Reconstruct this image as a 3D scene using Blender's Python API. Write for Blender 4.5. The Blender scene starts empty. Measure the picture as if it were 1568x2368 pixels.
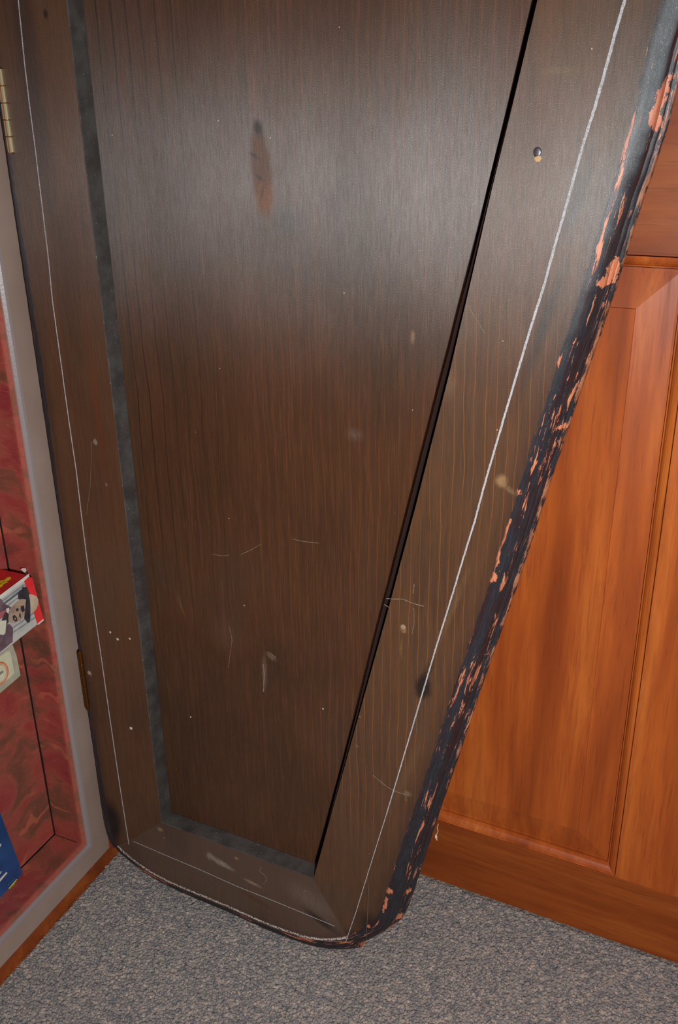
import bpy, math, random
import numpy as np
from math import sin, cos, pi, radians
from mathutils import Matrix, Vector, noise as mnoise

random.seed(7); rng = np.random.default_rng(7)
SC = bpy.context.scene
COL = SC.collection

# ------------------------------------------------------------------ camera
F, ROLL, PITCH, YAW, A2, H = 2173.4, -.0164, .411, .4665, 1.5258, 1.35
_cp, _sp = cos(PITCH), sin(PITCH)
_R = np.array([[cos(ROLL), -sin(ROLL), 0], [sin(ROLL), cos(ROLL), 0], [0, 0, 1]])
_h1 = np.array([-1, 0, 0.]); _h2 = np.array([0, -_sp, _cp])
_X = -(_R @ (cos(YAW)*_h1 + sin(YAW)*_h2)); _Z = -(_R @ np.array([0, _cp, _sp])); _Y = np.cross(_Z, _X)
M = np.array([_X, _Y, _Z])                       # camera (x right, y down, z forward) -> world
CAM = np.array([0., 0., H])
cam = bpy.data.cameras.new('camera'); camo = bpy.data.objects.new('camera', cam); COL.objects.link(camo)
cam.sensor_fit = 'HORIZONTAL'; cam.sensor_width = 15.7; cam.lens = 15.7*F/1568
cam.clip_start = .02; cam.clip_end = 50
_bl = M @ np.diag([1, -1, -1])
camo.matrix_world = Matrix([[*_bl[0], CAM[0]], [*_bl[1], CAM[1]], [*_bl[2], CAM[2]], [0, 0, 0, 1]])
SC.camera = camo
SC.view_settings.view_transform = 'Standard'; SC.view_settings.look = 'None'
SC.view_settings.gamma = 1; SC.view_settings.use_curve_mapping = False
SC.view_settings.exposure = 0.0

# ------------------------------------------------------------------ light
W = bpy.data.worlds.new('room_light'); SC.world = W; W.use_nodes = True
W.node_tree.nodes['Background'].inputs[0].default_value = (1.0, .93, .86, 1)
W.node_tree.nodes['Background'].inputs[1].default_value = .16
fl = bpy.data.lights.new('camera_flash', 'AREA'); fl.shape = 'RECTANGLE'; fl.size = .06; fl.size_y = .03
fl.energy = 19.5; fl.color = (1.0, .97, .95)
flo = bpy.data.objects.new('camera_flash', fl); COL.objects.link(flo)
flo.matrix_world = camo.matrix_world @ Matrix.Translation((.11, -.22, .0))

def ray(px, py): return M @ np.array([(px-784)/F, (py-1184)/F, 1])
def atY(px, py, y): r = ray(px, py); return CAM + r*(y/r[1])
def atZ(px, py, z): r = ray(px, py); return CAM + r*((z-H)/r[2])
def atP(px, py, p0, n):
    r = ray(px, py); return CAM + r*(np.dot(np.array(p0)-CAM, n)/np.dot(r, n))
def srgb(r, g, b):
    f = lambda c: (c/255/12.92) if c <= 10 else ((c/255+.055)/1.055)**2.4
    return (f(r), f(g), f(b), 1)

# ------------------------------------------------------------------ node helpers
class NT:
    def __init__(s, name):
        s.m = bpy.data.materials.new(name); s.m.use_nodes = True; s.t = s.m.node_tree
        s.b = s.t.nodes['Principled BSDF']; s._co = None
    def n(s, typ, ins=None, **kw):
        nd = s.t.nodes.new(typ)
        for k, v in kw.items(): setattr(nd, k, v)
        for k, v in (ins or {}).items(): s.put(nd.inputs[k], v)
        return nd
    def put(s, sock, v):
        if isinstance(v, bpy.types.NodeSocket): s.t.links.new(v, sock)
        elif v is not None: sock.default_value = v
    def co(s):
        if not s._co: s._co = s.n('ShaderNodeTexCoord').outputs['Object']
        return s._co
    def attr(s, name, what='Vector'): return s.n('ShaderNodeAttribute', attribute_name=name).outputs[what]
    def mp(s, v, scale=(1, 1, 1), loc=(0, 0, 0), rot=(0, 0, 0), typ='POINT'):
        return s.n('ShaderNodeMapping', {'Vector': v, 'Scale': scale, 'Location': loc, 'Rotation': rot}, vector_type=typ).outputs[0]
    def noise(s, v, scale=5, detail=4, rough=.5, dist=0, out=0):
        return s.n('ShaderNodeTexNoise', {'Vector': v, 'Scale': scale, 'Detail': detail, 'Roughness': rough, 'Distortion': dist}).outputs[out]
    def math(s, op, a, b=0., c=0., clamp=False):
        nd = s.n('ShaderNodeMath', operation=op, use_clamp=clamp)
        s.put(nd.inputs[0], a); s.put(nd.inputs[1], b); s.put(nd.inputs[2], c); return nd.outputs[0]
    def rng(s, v, a, b, c=0., d=1., smooth=True):
        nd = s.n('ShaderNodeMapRange', {'Value': v, 'From Min': a, 'From Max': b, 'To Min': c, 'To Max': d})
        nd.interpolation_type = 'SMOOTHSTEP' if smooth else 'LINEAR'; return nd.outputs[0]
    def mix(s, f, a, b, mode='MIX'):
        nd = s.n('ShaderNodeMix', data_type='RGBA', blend_type=mode)
        g = lambda c: (c, c, c, 1) if isinstance(c, (int, float)) else c
        s.put(nd.inputs[0], f); s.put(nd.inputs[6], g(a)); s.put(nd.inputs[7], g(b)); return nd.outputs[2]
    def ramp(s, f, pts, interp='LINEAR'):
        nd = s.n('ShaderNodeValToRGB'); cr = nd.color_ramp; cr.interpolation = interp
        while len(cr.elements) < len(pts): cr.elements.new(.5)
        for e, (p, c) in zip(cr.elements, pts): e.position = p; e.color = c
        s.put(nd.inputs[0], f); return nd.outputs[0]
    def sep(s, v): return s.n('ShaderNodeSeparateXYZ', {'Vector': v}).outputs
    def bump(s, h, strength=.3, dist=.001, nrm=None):
        nd = s.n('ShaderNodeBump', {'Height': h, 'Strength': strength, 'Distance': dist})
        if nrm: s.put(nd.inputs['Normal'], nrm)
        return nd.outputs[0]
    def ell(s, v, cx, cz, rx, rz, rot=0, soft=.5):
        m_ = s.mp(v, (rx, 50, rz), (cx, 0, cz), (0, rot, 0), 'TEXTURE')
        L = s.n('ShaderNodeVectorMath', {0: m_}, operation='LENGTH').outputs['Value']
        return s.rng(L, 1, 1-soft)
    def out(s, **kw):
        for k, v in kw.items(): s.put(s.b.inputs[k.replace('_', ' ')], v)
        return s.m
def simple(name, col, rough=.5, metal=0, nb=0):
    t = NT(name)
    n_ = t.noise(t.co(), 90, 4)
    c = t.mix(t.rng(n_, .3, .7, 0, .25), col, tuple(x*.72 for x in col[:3])+(1,))
    t.out(Base_Color=c, Roughness=rough, Metallic=metal)
    if nb: t.out(Normal=t.bump(t.noise(t.co(), 400, 3), nb, .0006))
    return t.m

# ------------------------------------------------------------------ mesh helpers
def link(name, me, parent=None, loc=None):
    o = bpy.data.objects.new(name, me); COL.objects.link(o)
    if parent: o.parent = parent
    if loc is not None: o.location = loc
    return o
def world_loc(p):
    v = Vector((0, 0, 0))
    while p: v += p.location; p = p.parent
    return np.array(v)
def mesh(name, V, Fc, mats, parent=None, smooth=False, midx=None, attrs=None, origin=None):
    """V in world coordinates; the object's origin is its parent's unless given"""
    V = np.array(V, float); o0 = world_loc(parent) if parent else np.array(origin if origin is not None else (0, 0, 0), float)
    me = bpy.data.meshes.new(name); me.from_pydata((V-o0).tolist(), [], [tuple(f) for f in Fc])
    for m in (mats if isinstance(mats, (list, tuple)) else [mats]): me.materials.append(m)
    if midx is not None: me.polygons.foreach_set('material_index', midx)
    if smooth: me.polygons.foreach_set('use_smooth', [True]*len(me.polygons))
    for k, a in (attrs or {}).items():
        a = np.array(a, np.float32)
        at = me.attributes.new(k, 'FLOAT_VECTOR' if a.ndim == 2 else 'FLOAT', 'POINT')
        at.data.foreach_set('vector' if a.ndim == 2 else 'value', a.ravel())
    me.update()
    import bmesh
    bm = bmesh.new(); bm.from_mesh(me); bmesh.ops.recalc_face_normals(bm, faces=bm.faces)
    bm.to_mesh(me); bm.free()
    o = link(name, me, parent, None if parent else o0)
    return o
def bevel(o, w=.002, seg=2, ang=35):
    b = o.modifiers.new('bevel', 'BEVEL'); b.width = w; b.segments = seg; b.limit_method = 'ANGLE'; b.angle_limit = radians(ang)
    b.harden_normals = False
    return o
BOXF = [(0, 3, 2, 1), (4, 5, 6, 7), (0, 1, 5, 4), (1, 2, 6, 5), (2, 3, 7, 6), (3, 0, 4, 7)]
def hexa(a, b):                                   # two quads (4 points each) -> closed box
    return list(a)+list(b), BOXF
def box(x0, x1, y0, y1, z0, z1):
    a = [(x0, y0, z0), (x1, y0, z0), (x1, y1, z0), (x0, y1, z0)]
    return hexa(a, [(x, y, z1) for x, y, _ in a])
def prism(poly, axis_vec):                        # closed extrusion of a polygon
    n = len(poly); P = [np.array(p, float) for p in poly]; Q = [p+np.array(axis_vec) for p in P]
    return P+Q, [tuple(range(n))[::-1], tuple(range(n, 2*n))]+[(i, (i+1) % n, n+(i+1) % n, n+i) for i in range(n)]
def join(*parts):
    V = []; Fc = []
    for v, f in parts:
        k = len(V); V += [tuple(p) for p in v]; Fc += [tuple(i+k for i in q) for q in f]
    return V, Fc
def empty(name, loc, label=None, cat=None, kind=None):
    o = bpy.data.objects.new(name, None); COL.objects.link(o); o.location = loc; o.empty_display_size = .05
    if label: o['label'] = label
    if cat: o['category'] = cat
    if kind: o['kind'] = kind
    return o
def tube(pts, r, seg=10, caps=True):
    pts = [np.array(p, float) for p in pts]; V = []; Fc = []
    for i, p in enumerate(pts):
        d = pts[min(i+1, len(pts)-1)]-pts[max(i-1, 0)]; d /= np.linalg.norm(d)
        u = np.cross(d, [0, 1, .01]); u /= np.linalg.norm(u); w = np.cross(d, u)
        rr = r[i] if hasattr(r, '__len__') else r
        for k in range(seg): V.append(p+rr*(cos(2*pi*k/seg)*u+sin(2*pi*k/seg)*w))
    for i in range(len(pts)-1):
        for k in range(seg): Fc.append((i*seg+k, i*seg+(k+1) % seg, (i+1)*seg+(k+1) % seg, (i+1)*seg+k))
    if caps: Fc += [tuple(range(seg))[::-1], tuple(range((len(pts)-1)*seg, len(pts)*seg))]
    return V, Fc

# ------------------------------------------------------------------ planes of the room
YB = 1.28                                         # face of the orange panelled door
LIDY = 1.020                                      # front (inner) face of the open lid
D2 = M @ (_R @ (cos(YAW+A2)*_h1 + sin(YAW+A2)*_h2)); D2 /= np.linalg.norm(D2)   # along the left wall
NL = np.cross(D2, [0, 0, 1]); NL /= np.linalg.norm(NL)                          # out of the left wall (+x)
PL = np.array([-1.0375, .95, 0])                  # a point on the left wall
def LW(s, z, out=0): return PL + D2*s + np.array([0, 0, z]) + NL*out            # s along the wall (0 at y=.95)
def s_of(p): return float(np.dot(np.array(p)-PL, D2))

# ------------------------------------------------------------------ materials
RL = np.array([-1.04, 1.03, 0.0])                 # origin of the cabinet thing
def mahogany(name, vertical=True, light=1.0):
    t = NT(name); v = t.co()
    st = (9, 9, .8) if vertical else (.8, 9, 9)
    n1 = t.noise(t.mp(v, st), 2.2, 3, .5, .3)
    n2 = t.noise(t.mp(v, (150, 150, 7) if vertical else (7, 150, 150)), 1.6, 5, .65, .2)
    n3 = t.noise(t.mp(v, (30, 30, 3) if vertical else (3, 30, 30)), 2.0, 4, .6, .6)
    c = t.ramp(n1, [(.25, srgb(130, 58, 21)), (.5, srgb(178, 88, 33)), (.75, srgb(202, 112, 46))])
    c = t.mix(t.rng(n3, .35, .7, 0, .55), c, srgb(150, 68, 28))
    c = t.mix(t.rng(n2, .5, .75, 0, .5), c, srgb(112, 44, 18))
    if light != 1: c = t.mix(1.0, c, (light, light, light, 1), 'MULTIPLY')
    t.out(Base_Color=c, Roughness=t.rng(n2, .2, .8, .36, .5), Normal=t.bump(n2, .12, .0004))
    t.b.inputs['Specular IOR Level'].default_value = .32
    return t.m
M_mah_v = mahogany('mahogany_vertical'); M_mah_h = mahogany('mahogany_horizontal', False, .66)
M_mah_p = mahogany('mahogany_panel', True, 1.0)

SHEEN = {'panel': .060, 'stile_right': .047, 'stile_left': .040, 'rail': .034}
def lid_wood(name, kind):
    """old dark stained softwood with a dusty worn finish; vertical grain"""
    t = NT(name); v0 = t.co()
    wob = t.noise(t.mp(v0, (3, 3, 3)), 2.5, 2, .5, out=1)
    vw = t.n('ShaderNodeVectorMath', {0: v0, 1: t.n('ShaderNodeVectorMath', {0: wob, 3: .012}, operation='SCALE').outputs[0]}, operation='ADD').outputs[0]
    g_f = t.noise(t.mp(v0, (420, 420, 14)), 1.5, 3, .6)             # fine fibres
    g_m = t.noise(t.mp(vw, (110, 110, 2.2)), 1.4, 4, .6, .15)         # streaks
    g_l = t.noise(t.mp(v0, (5, 5, 3)), 1.3, 3, .5)                  # blotches
    base = t.ramp(g_l, [(.3, srgb(64, 44, 29)), (.55, srgb(76, 49, 31)), (.75, srgb(70, 51, 37))] if kind == 'panel' else [(.3, srgb(74, 54, 40)), (.55, srgb(88, 62, 43)), (.75, srgb(80, 62, 48))])
    base = t.mix(t.rng(g_m, .5, .72, 0, .3), base, srgb(104, 66, 42))
    base = t.mix(t.rng(g_m, .48, .28, 0, .3), base, srgb(54, 43, 37))
    base = t.mix(t.rng(g_f, .5, .7, 0, .22), base, srgb(118, 78, 48))
    base = t.mix(t.rng(g_f, .45, .3, 0, .3), base, srgb(42, 33, 27))
    height = t.math('ADD', g_f, t.math('MULTIPLY', g_m, .4))
    def X(px, py, y=LIDY): p = atY(px, py, y)-RL; return p[0], p[2]
    vn = t.n('ShaderNodeVectorMath', {0: v0, 1: t.n('ShaderNodeVectorMath', {0: t.noise(v0, 60, 3, .6, out=1), 3: .006}, operation='SCALE').outputs[0]}, operation='ADD').outputs[0]
    vn = t.mp(vn, loc=(-.003, 0, -.003))
    rough_extra = None
    if kind == 'panel':
        PY = LIDY+.03
        xs = t.sep(vw)[0]
        # long thin dark growth lines in the left third
        w = t.n('ShaderNodeTexWave', {'Vector': t.mp(vw, (1, 0, .06)), 'Scale': 14, 'Distortion': 2.2, 'Detail': 2, 'Detail Scale': 1.2}, wave_type='BANDS', bands_direction='X').outputs['Fac']
        left = t.rng(xs, X(560, 500, PY)[0], X(420, 500, PY)[0])
        base = t.mix(t.math('MULTIPLY', t.rng(w, .962, .99), t.math('MULTIPLY', t.math('MULTIPLY', left, t.rng(t.sep(v0)[2], .55, .95, .22, 1)), t.rng(g_l, .35, .6, .35, .8))), base, srgb(34, 24, 18))
        right = t.rng(xs, X(500, 1300, PY)[0], X(700, 1300, PY)[0])
        w2 = t.n('ShaderNodeTexWave', {'Vector': t.mp(vw, (1, 0, .03)), 'Scale': 22, 'Distortion': 3, 'Detail': 2}, wave_type='BANDS', bands_direction='X').outputs['Fac']
        base = t.mix(t.math('MULTIPLY', t.rng(w2, .95, 1.0), t.math('MULTIPLY', right, t.rng(g_l, .35, .6, .0, .35))), base, srgb(120, 68, 32))
        kn = [((605, 400), .020, .075, -.06, .6, srgb(88, 54, 28), .75), ((612, 455), .018, .03, 0, .8, srgb(128, 76, 28), .7),
              ((590, 250), .006, .09, 0, .8, srgb(112, 62, 30), .5),
              ((597, 297), .011, .017, -.3, .9, srgb(26, 20, 18), .9), ((588, 360), .011, .004, .4, .8, srgb(40, 26, 16), .8),
              ((598, 410), .012, .004, .5, .8, srgb(44, 28, 16), .8), ((607, 445), .004, .02, .3, .8, srgb(60, 36, 18), .7),
              ((665, 515), .030, .032, .6, .95, srgb(52, 38, 30), .75),
              ((612, 1555), .006, .045, .05, .9, srgb(130, 112, 98), .5), ((628, 1518), .014, .007, .5, .9, srgb(140, 122, 108), .5),
              ((525, 1470), .05, .05, 0, 1, srgb(92, 68, 54), .35), ((418, 1400), .004, .03, -.25, .9, srgb(110, 88, 52), .6),
              ((820, 1005), .018, .014, 0, 1, srgb(110, 96, 88), .45), ((955, 780), .004, .013, 0, .9, srgb(150, 120, 92), .6)]
        kn = [(X(*c, PY), *r) for c, *r in kn]
    elif kind == 'stile_right':
        w = t.n('ShaderNodeTexWave', {'Vector': t.mp(vw, (1, 0, .05)), 'Scale': 24, 'Distortion': 2.2, 'Detail': 2, 'Detail Scale': 1.5}, wave_type='BANDS', bands_direction='X').outputs['Fac']
        zz = t.sep(v0)[2]
        low = t.math('MULTIPLY', t.rng(zz, 1.25, 1.0), t.rng(zz, .22, .4))
        base = t.mix(t.math('MULTIPLY', t.rng(w, .982, 1.0), t.math('MULTIPLY', low, t.rng(t.noise(t.mp(v0, (30, 30, 6)), 1, 2), .35, .6, .3, .95))), base, srgb(134, 86, 40))
        kn = [((978, 1590), .016, .026, .1, .6, srgb(26, 22, 22), .85), ((985, 1560), .008, .05, .35, .9, srgb(34, 28, 26), .6),
              ((1160, 1112), .010, .012, .2, .8, srgb(158, 128, 92), .8), ((1178, 1132), .018, .005, .55, .8, srgb(136, 112, 84), .7),
              ((943, 1836), .010, .008, 0, .9, srgb(136, 120, 94), .6), ((932, 1455), .006, .008, 0, .6, srgb(150, 118, 88), .8),
              ((928, 1500), .003, .022, 0, .8, srgb(120, 88, 48), .7),
              ((830, 1657), .006, .003, 0, .8, srgb(140, 96, 70), .7), ((825, 1725), .005, .003, 0, .8, srgb(130, 92, 70), .7),
              ((1050, 1400), .007, .10, .30, 1, srgb(116, 92, 66), .5), ((940, 1790), .010, .10, .30, 1, srgb(104, 82, 58), .5),
              ((1255, 760), .012, .12, .27, 1, srgb(46, 42, 42), .7), ((1330, 470), .014, .07, .27, 1, srgb(50, 46, 46), .7),
              ((1040, 890), .012, .03, .2, 1, srgb(120, 98, 80), .4), ((1297, 162), .03, .006, 0, 1, srgb(106, 84, 50), .5),
              ((857, 2140), .045, .035, .7, .9, srgb(30, 22, 20), .8), ((822, 2165), .03, .016, .3, .9, srgb(54, 34, 24), .6)]
        kn = [(X(*c), *r) for c, *r in kn]
    elif kind == 'stile_left':
        kn = [((106, 33), .005, .008, 0, .8, srgb(20, 18, 22), .9), ((255, 1462), .002, .002, 0, .4, srgb(200, 190, 175), .9),
              ((272, 1478), .0025, .002, 0, .4, srgb(200, 190, 175), .9), ((300, 1477), .002, .0015, 0, .4, srgb(190, 180, 165), .9),
              ((303, 1684), .004, .004, 0, .4, srgb(190, 178, 160), .9), ((221, 1022), .0045, .006, 0, .5, srgb(150, 142, 140), .7),
              ((208, 1557), .005, .008, -.3, .7, srgb(150, 128, 104), .8), ((245, 1120), .003, .004, 0, .5, srgb(150, 142, 140), .5),
              ((250, 1905), .040, .075, .25, .6, srgb(16, 16, 20), .95), ((60, 90), .03, .30, 0, .8, srgb(46, 38, 38), .6),
              ((225, 950), .010, .2, 0, 1, srgb(104, 52, 26), .45), ((370, 1910), .006, .005, 0, .8, srgb(150, 120, 84), .8)]
        kn = [(X(*c), *r) for c, *r in kn]
        zz = t.sep(v0)[2]
    else:
        base = t.mix(.6, base, t.mix(t.rng(g_l, .3, .6), srgb(78, 66, 60), srgb(92, 78, 70)))
        kn = [((485, 1980), .010, .012, .4, .8, srgb(150, 138, 124), .75), ((505, 1992), .030, .010, .28, .8, srgb(150, 142, 130), .75),
              ((525, 2003), .022, .007, .3, .7, srgb(150, 142, 130), .6), ((585, 2043), .026, .005, .15, .8, srgb(150, 132, 116), .7),
              ((547, 1985), .005, .004, 0, .6, srgb(168, 128, 88), .8), ((370, 1918), .009, .006, 0, .7, srgb(160, 130, 92), .7),
              ((715, 2080), .08, .035, .3, 1, srgb(112, 96, 86), .75), ((740, 2128), .05, .012, .4, .9, srgb(38, 28, 26), .8),
              ((590, 2080), .05, .01, .2, 1, srgb(78, 48, 30), .5)]
        kn = [(X(*c), *r) for c, *r in kn]
    scratchy = t.rng(t.noise(t.mp(v0, (25, 25, 9)), 14, 5, .7), .35, .6)
    dull = None
    for (cx, cz), rx, rz, rot, soft, col, a in kn:
        e = t.ell(vn, cx, cz, rx, rz, rot, soft)
        f = t.math('MULTIPLY', e, a)
        if col[0] > .15: f = t.math('MULTIPLY', f, t.rng(scratchy, 0, 1, .45, 1))
        base = t.mix(f, base, col)
        if kind == 'panel' and rx > .009 and soft < .95: dull = f if dull is None else t.math('MAXIMUM', dull, f)
    base = t.mix(1.0, base, (.92, .90, .88, 1), 'MULTIPLY')
    # tiny pale dust specks
    vo = t.n('ShaderNodeTexVoronoi', {'Vector': t.mp(v0, (1, .01, 1)), 'Scale': 42, 'Randomness': 1.0}, voronoi_dimensions='3D')
    spk = t.math('MULTIPLY', t.rng(vo.outputs['Distance'], .05, .025), t.rng(t.sep(vo.outputs['Color'])[0], .86, .9))
    base = t.mix(spk, base, srgb(176, 160, 142))
    rough = t.rng(g_f, .3, .7, .41, .52)
    if kind != 'panel':
        # black painted, rounded rim with the paint flaking to salmon primer
        ep = t.attr('edge_pos'); es = t.sep(ep)     # x: metres along the rim, y: metres in from the rim, z: rim paint width
        nj = t.noise(t.mp(ep, (60, 260, 0)), 1, 4, .6)
        dd = t.math('ADD', es[1], t.math('MULTIPLY', t.math('SUBTRACT', nj, .5), .010))
        blk = t.rng(t.math('SUBTRACT', dd, es[2]), .0022, -.0015)
        stain = t.rng(t.math('SUBTRACT', dd, es[2]), .022, .0)
        base = t.mix(t.math('MULTIPLY', stain, .35), base, srgb(44, 30, 28))
        pn = t.noise(t.mp(ep, (40, 420, 0)), 1, 4, .7)
        pcol = t.mix(t.rng(pn, .35, .75), srgb(34, 35, 40), srgb(50, 50, 56))
        pcol = t.mix(t.rng(t.noise(t.mp(ep, (9, 130, 0)), 1, 3, .6), .5, .62, 0, .6), pcol, srgb(48, 24, 28))
        streak = t.noise(t.mp(ep, (20, 230, 0)), 1, 6, .72, .5)
        zone = t.noise(t.mp(ep, (5, 60, 0)), 1, 2, .5)
        chip = t.rng(t.math('ADD', streak, t.math('MULTIPLY', zone, .55)), .880, .90)
        dots = t.rng(t.math('ADD', t.noise(t.mp(ep, (210, 700, 0)), 1, 3, .6), t.math('MULTIPLY', zone, .35)), .875, .89)
        chip = t.math('MAXIMUM', chip, dots)
        big = t.rng(t.math('ADD', t.noise(t.mp(ep, (22, 70, 0)), 1, 4, .6), t.math('MULTIPLY', t.rng(es[1], .03, .0), -.02)), .70, .715)
        chip = t.math('MAXIMUM', chip, big)
        if kind == 'stile_right':
            vw2 = t.n('ShaderNodeVectorMath', {0: v0, 1: t.n('ShaderNodeVectorMath', {0: t.noise(v0, 140, 4, .7, out=1), 3: .012}, operation='SCALE').outputs[0]}, operation='ADD').outputs[0]
            vw2 = t.mp(vw2, loc=(-.006, 0, -.006))
            for px, py, rx, rz, rot in ((1140, 1327, .010, .011, 0), (1157, 1285, .004, .018, .2), (1400, 652, .012, .008, -.5), (1412, 628, .007, .018, .2), (1293, 998, .008, .005, 0), (1198, 1130, .009, .007, 0), (1163, 1205, .004, .008, .2),
                                        (902, 2052, .010, .010, 0), (895, 2085, .0045, .028, .2), (934, 2080, .004, .008, .1), (912, 2140, .007, .014, .3), (855, 2132, .004, .008, 0), (1522, 235, .005, .034, .25), (1513, 282, .007, .012, 0), (1180, 1205, .003, .012, .3)):
                chip = t.math('MAXIMUM', chip, t.rng(t.math('MULTIPLY', t.ell(vw2, *X(px, py, LIDY+.008), rx*1.05, rz*1.05, rot, .9), t.rng(t.noise(t.mp(v0, (330, 330, 110)), 1, 4, .65), .35, .6, .45, 1.5)), .33, .4))
        ccol = t.mix(t.rng(pn, .35, .65), srgb(184, 100, 74), srgb(198, 132, 94))
        if kind == 'stile_left': chip = t.math('MULTIPLY', chip, t.rng(t.sep(v0)[2], .16, .06, .08, .8))
        pcol = t.mix(chip, pcol, ccol)
        base = t.mix(blk, base, pcol)
        arris = t.attr('arris', 'Fac')
        wn = t.noise(t.mp(ep, (30, 200, 0)), 1, 5, .7)
        am = t.math('MULTIPLY', arris, t.rng(t.sep(v0)[2], .35, .85, .74, 1.0)) if kind == 'stile_right' else arris
        worn = t.rng(t.math('ADD', am, t.math('MULTIPLY', t.math('SUBTRACT', wn, .5), 2.0)), .62, .74)
        base = t.mix(worn, base, t.mix(t.rng(pn, .4, .6), srgb(158, 84, 52), srgb(176, 116, 80)) if kind != 'stile_right' else t.mix(t.rng(pn, .4, .6), srgb(128, 74, 48), srgb(160, 108, 78)))
        rough = t.mix(blk, rough, .48)
        height = t.math('ADD', t.math('MULTIPLY', height, t.rng(blk, 0, 1, 1, .25)), t.math('MULTIPLY', t.math('MULTIPLY', blk, t.math('SUBTRACT', 1, chip)), .8))
        if kind == 'rail':
            wl = t.attr('scuff', 'Fac')
            wf = t.math('MULTIPLY', t.rng(wl, .3, .8), t.rng(t.noise(v0, 320, 4, .7), .42, .54))
            base = t.mix(wf, base, srgb(214, 206, 198))
    sp = t.noise(t.mp(v0, (1300, 1300, 750)), 1, 1, .5)
    nb = t.bump(height, .22, .0005)
    nb = t.bump(sp, .16, .0004, nb)
    t.out(Base_Color=base, Roughness=t.math('ADD', t.math('MULTIPLY', g_f, .2), .42) if kind == 'panel' else t.mix(blk, .5, .42), Normal=nb)
    t.b.inputs['Specular IOR Level'].default_value = .12
    # satin sheen of the fibres: they run upright, so it spreads sideways
    amt = SHEEN[kind]
    gl = t.rng(t.noise(t.mp(v0, (620, 620, 60)), 1, 3, .7), .25, .75, .74, 1.25, False)
    gl = t.math('MULTIPLY', gl, t.math('ADD', t.rng(sp, .3, .7, .75, 1.15, False), t.rng(sp, .66, .8, 0, 2.2)))
    gl = t.math('MULTIPLY', gl, t.rng(g_l, .3, .7, .8, 1.15))
    gl = t.math('MULTIPLY', gl, amt)
    if dull: gl = t.math('MULTIPLY', gl, t.rng(dull, 0, .8, 1, .5))
    if kind != 'panel': gl = t.math('MULTIPLY', gl, t.rng(blk, 0, 1, 1, .8))
    gc = t.mix(1.0, t.mix(0.0, gl, gl), (.90, 1.0, 1.04, 1), 'MULTIPLY')
    ani = t.n('ShaderNodeBsdfAnisotropic', {'Color': gc, 'Roughness': .53, 'Anisotropy': .56, 'Normal': nb}, distribution='BECKMANN')
    t.put(ani.inputs['Tangent'], t.n('ShaderNodeCombineXYZ', {2: 1.0}).outputs[0])
    add = t.n('ShaderNodeAddShader', {0: t.b.outputs[0], 1: ani.outputs[0]})
    t.t.links.new(add.outputs[0], t.t.nodes['Material Output'].inputs['Surface'])
    return t.m
M_panel = lid_wood('stained_panel_wood', 'panel'); M_sr = lid_wood('stained_outer_stile_wood', 'stile_right')
M_sl = lid_wood('stained_hinge_stile_wood', 'stile_left'); M_rail = lid_wood('stained_rail_wood', 'rail')
t = NT('dark_grey_recess_paint'); v = t.co()
c = t.mix(t.rng(t.noise(v, 30, 4), .3, .7), srgb(56, 52, 51), srgb(76, 74, 72))
c = t.mix(t.rng(t.noise(v, 260, 4, .7), .64, .7), c, srgb(150, 142, 130))
M_recess = t.out(Base_Color=c, Roughness=.5, Normal=t.bump(t.noise(v, 500, 3), .3, .0005))
M_gap = simple('groove_shade_brown', srgb(48, 20, 8), .9)  # near-black tone paints the shade inside the groove beside the panel
t = NT('chalk'); n_ = t.noise(t.mp(t.co(), (1, 1, 1)), 900, 3, .7)
M_chalk = t.out(Base_Color=t.mix(t.rng(n_, .35, .6), srgb(140, 138, 138), srgb(184, 188, 194)), Roughness=.95)
M_scr = simple('pale_scratch', srgb(126, 112, 98), .9)
M_dot = simple('old_paint_fleck', srgb(196, 186, 170), .8)

t = NT('taupe_satin_paint'); v = t.co()
c = t.mix(t.rng(t.noise(v, 7, 3), .3, .7), srgb(152, 131, 120), srgb(163, 143, 132))
M_taupe = t.out(Base_Color=c, Roughness=.42, Normal=t.bump(t.noise(v, 220, 4), .08, .0006))
t = NT('taupe_worn_lip'); v = t.co()
c = t.mix(t.rng(t.noise(v, 200, 4, .7), .68, .74), srgb(140, 130, 130), srgb(196, 190, 186))
M_lip = t.out(Base_Color=c, Roughness=.35, Normal=t.bump(t.noise(v, 260, 4), .25, .001))

t = NT('red_moire_lining'); v = t.co()
vw = t.n('ShaderNodeVectorMath', {0: v, 1: t.n('ShaderNodeVectorMath', {0: t.noise(v, 9, 3, .6, out=1), 3: .09}, operation='SCALE').outputs[0]}, operation='ADD').outputs[0]
big = t.noise(t.mp(vw, (9, 9, 16)), 1, 3, .55, .5)
c = t.ramp(big, [(.28, srgb(138, 48, 52)), (.42, srgb(152, 64, 58)), (.50, srgb(152, 76, 64)), (.58, srgb(124, 72, 56)), (.66, srgb(112, 66, 52)), (.75, srgb(150, 62, 58))])
wv = t.n('ShaderNodeTexWave', {'Vector': vw, 'Scale': 5, 'Distortion': 6, 'Detail': 3, 'Detail Scale': 1.5}, wave_type='RINGS').outputs['Fac']
lf = t.rng(t.noise(v, 11, 2), .48, .62)
c = t.mix(t.math('MULTIPLY', lf, t.rng(wv, .90, .98, 0, .5)), c, srgb(196, 108, 80))
c = t.mix(t.math('MULTIPLY', lf, t.rng(wv, .3, .05, 0, .55)), c, srgb(96, 68, 50))
c = t.mix(t.rng(t.noise(v, 90, 5, .7), .6, .74, 0, .35), c, srgb(186, 122, 100))
th = t.noise(t.mp(v, (60, 60, 700)), 1, 3, .6)
c = t.mix(t.rng(th, .55, .75, 0, .35), c, srgb(200, 110, 88))
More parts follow.
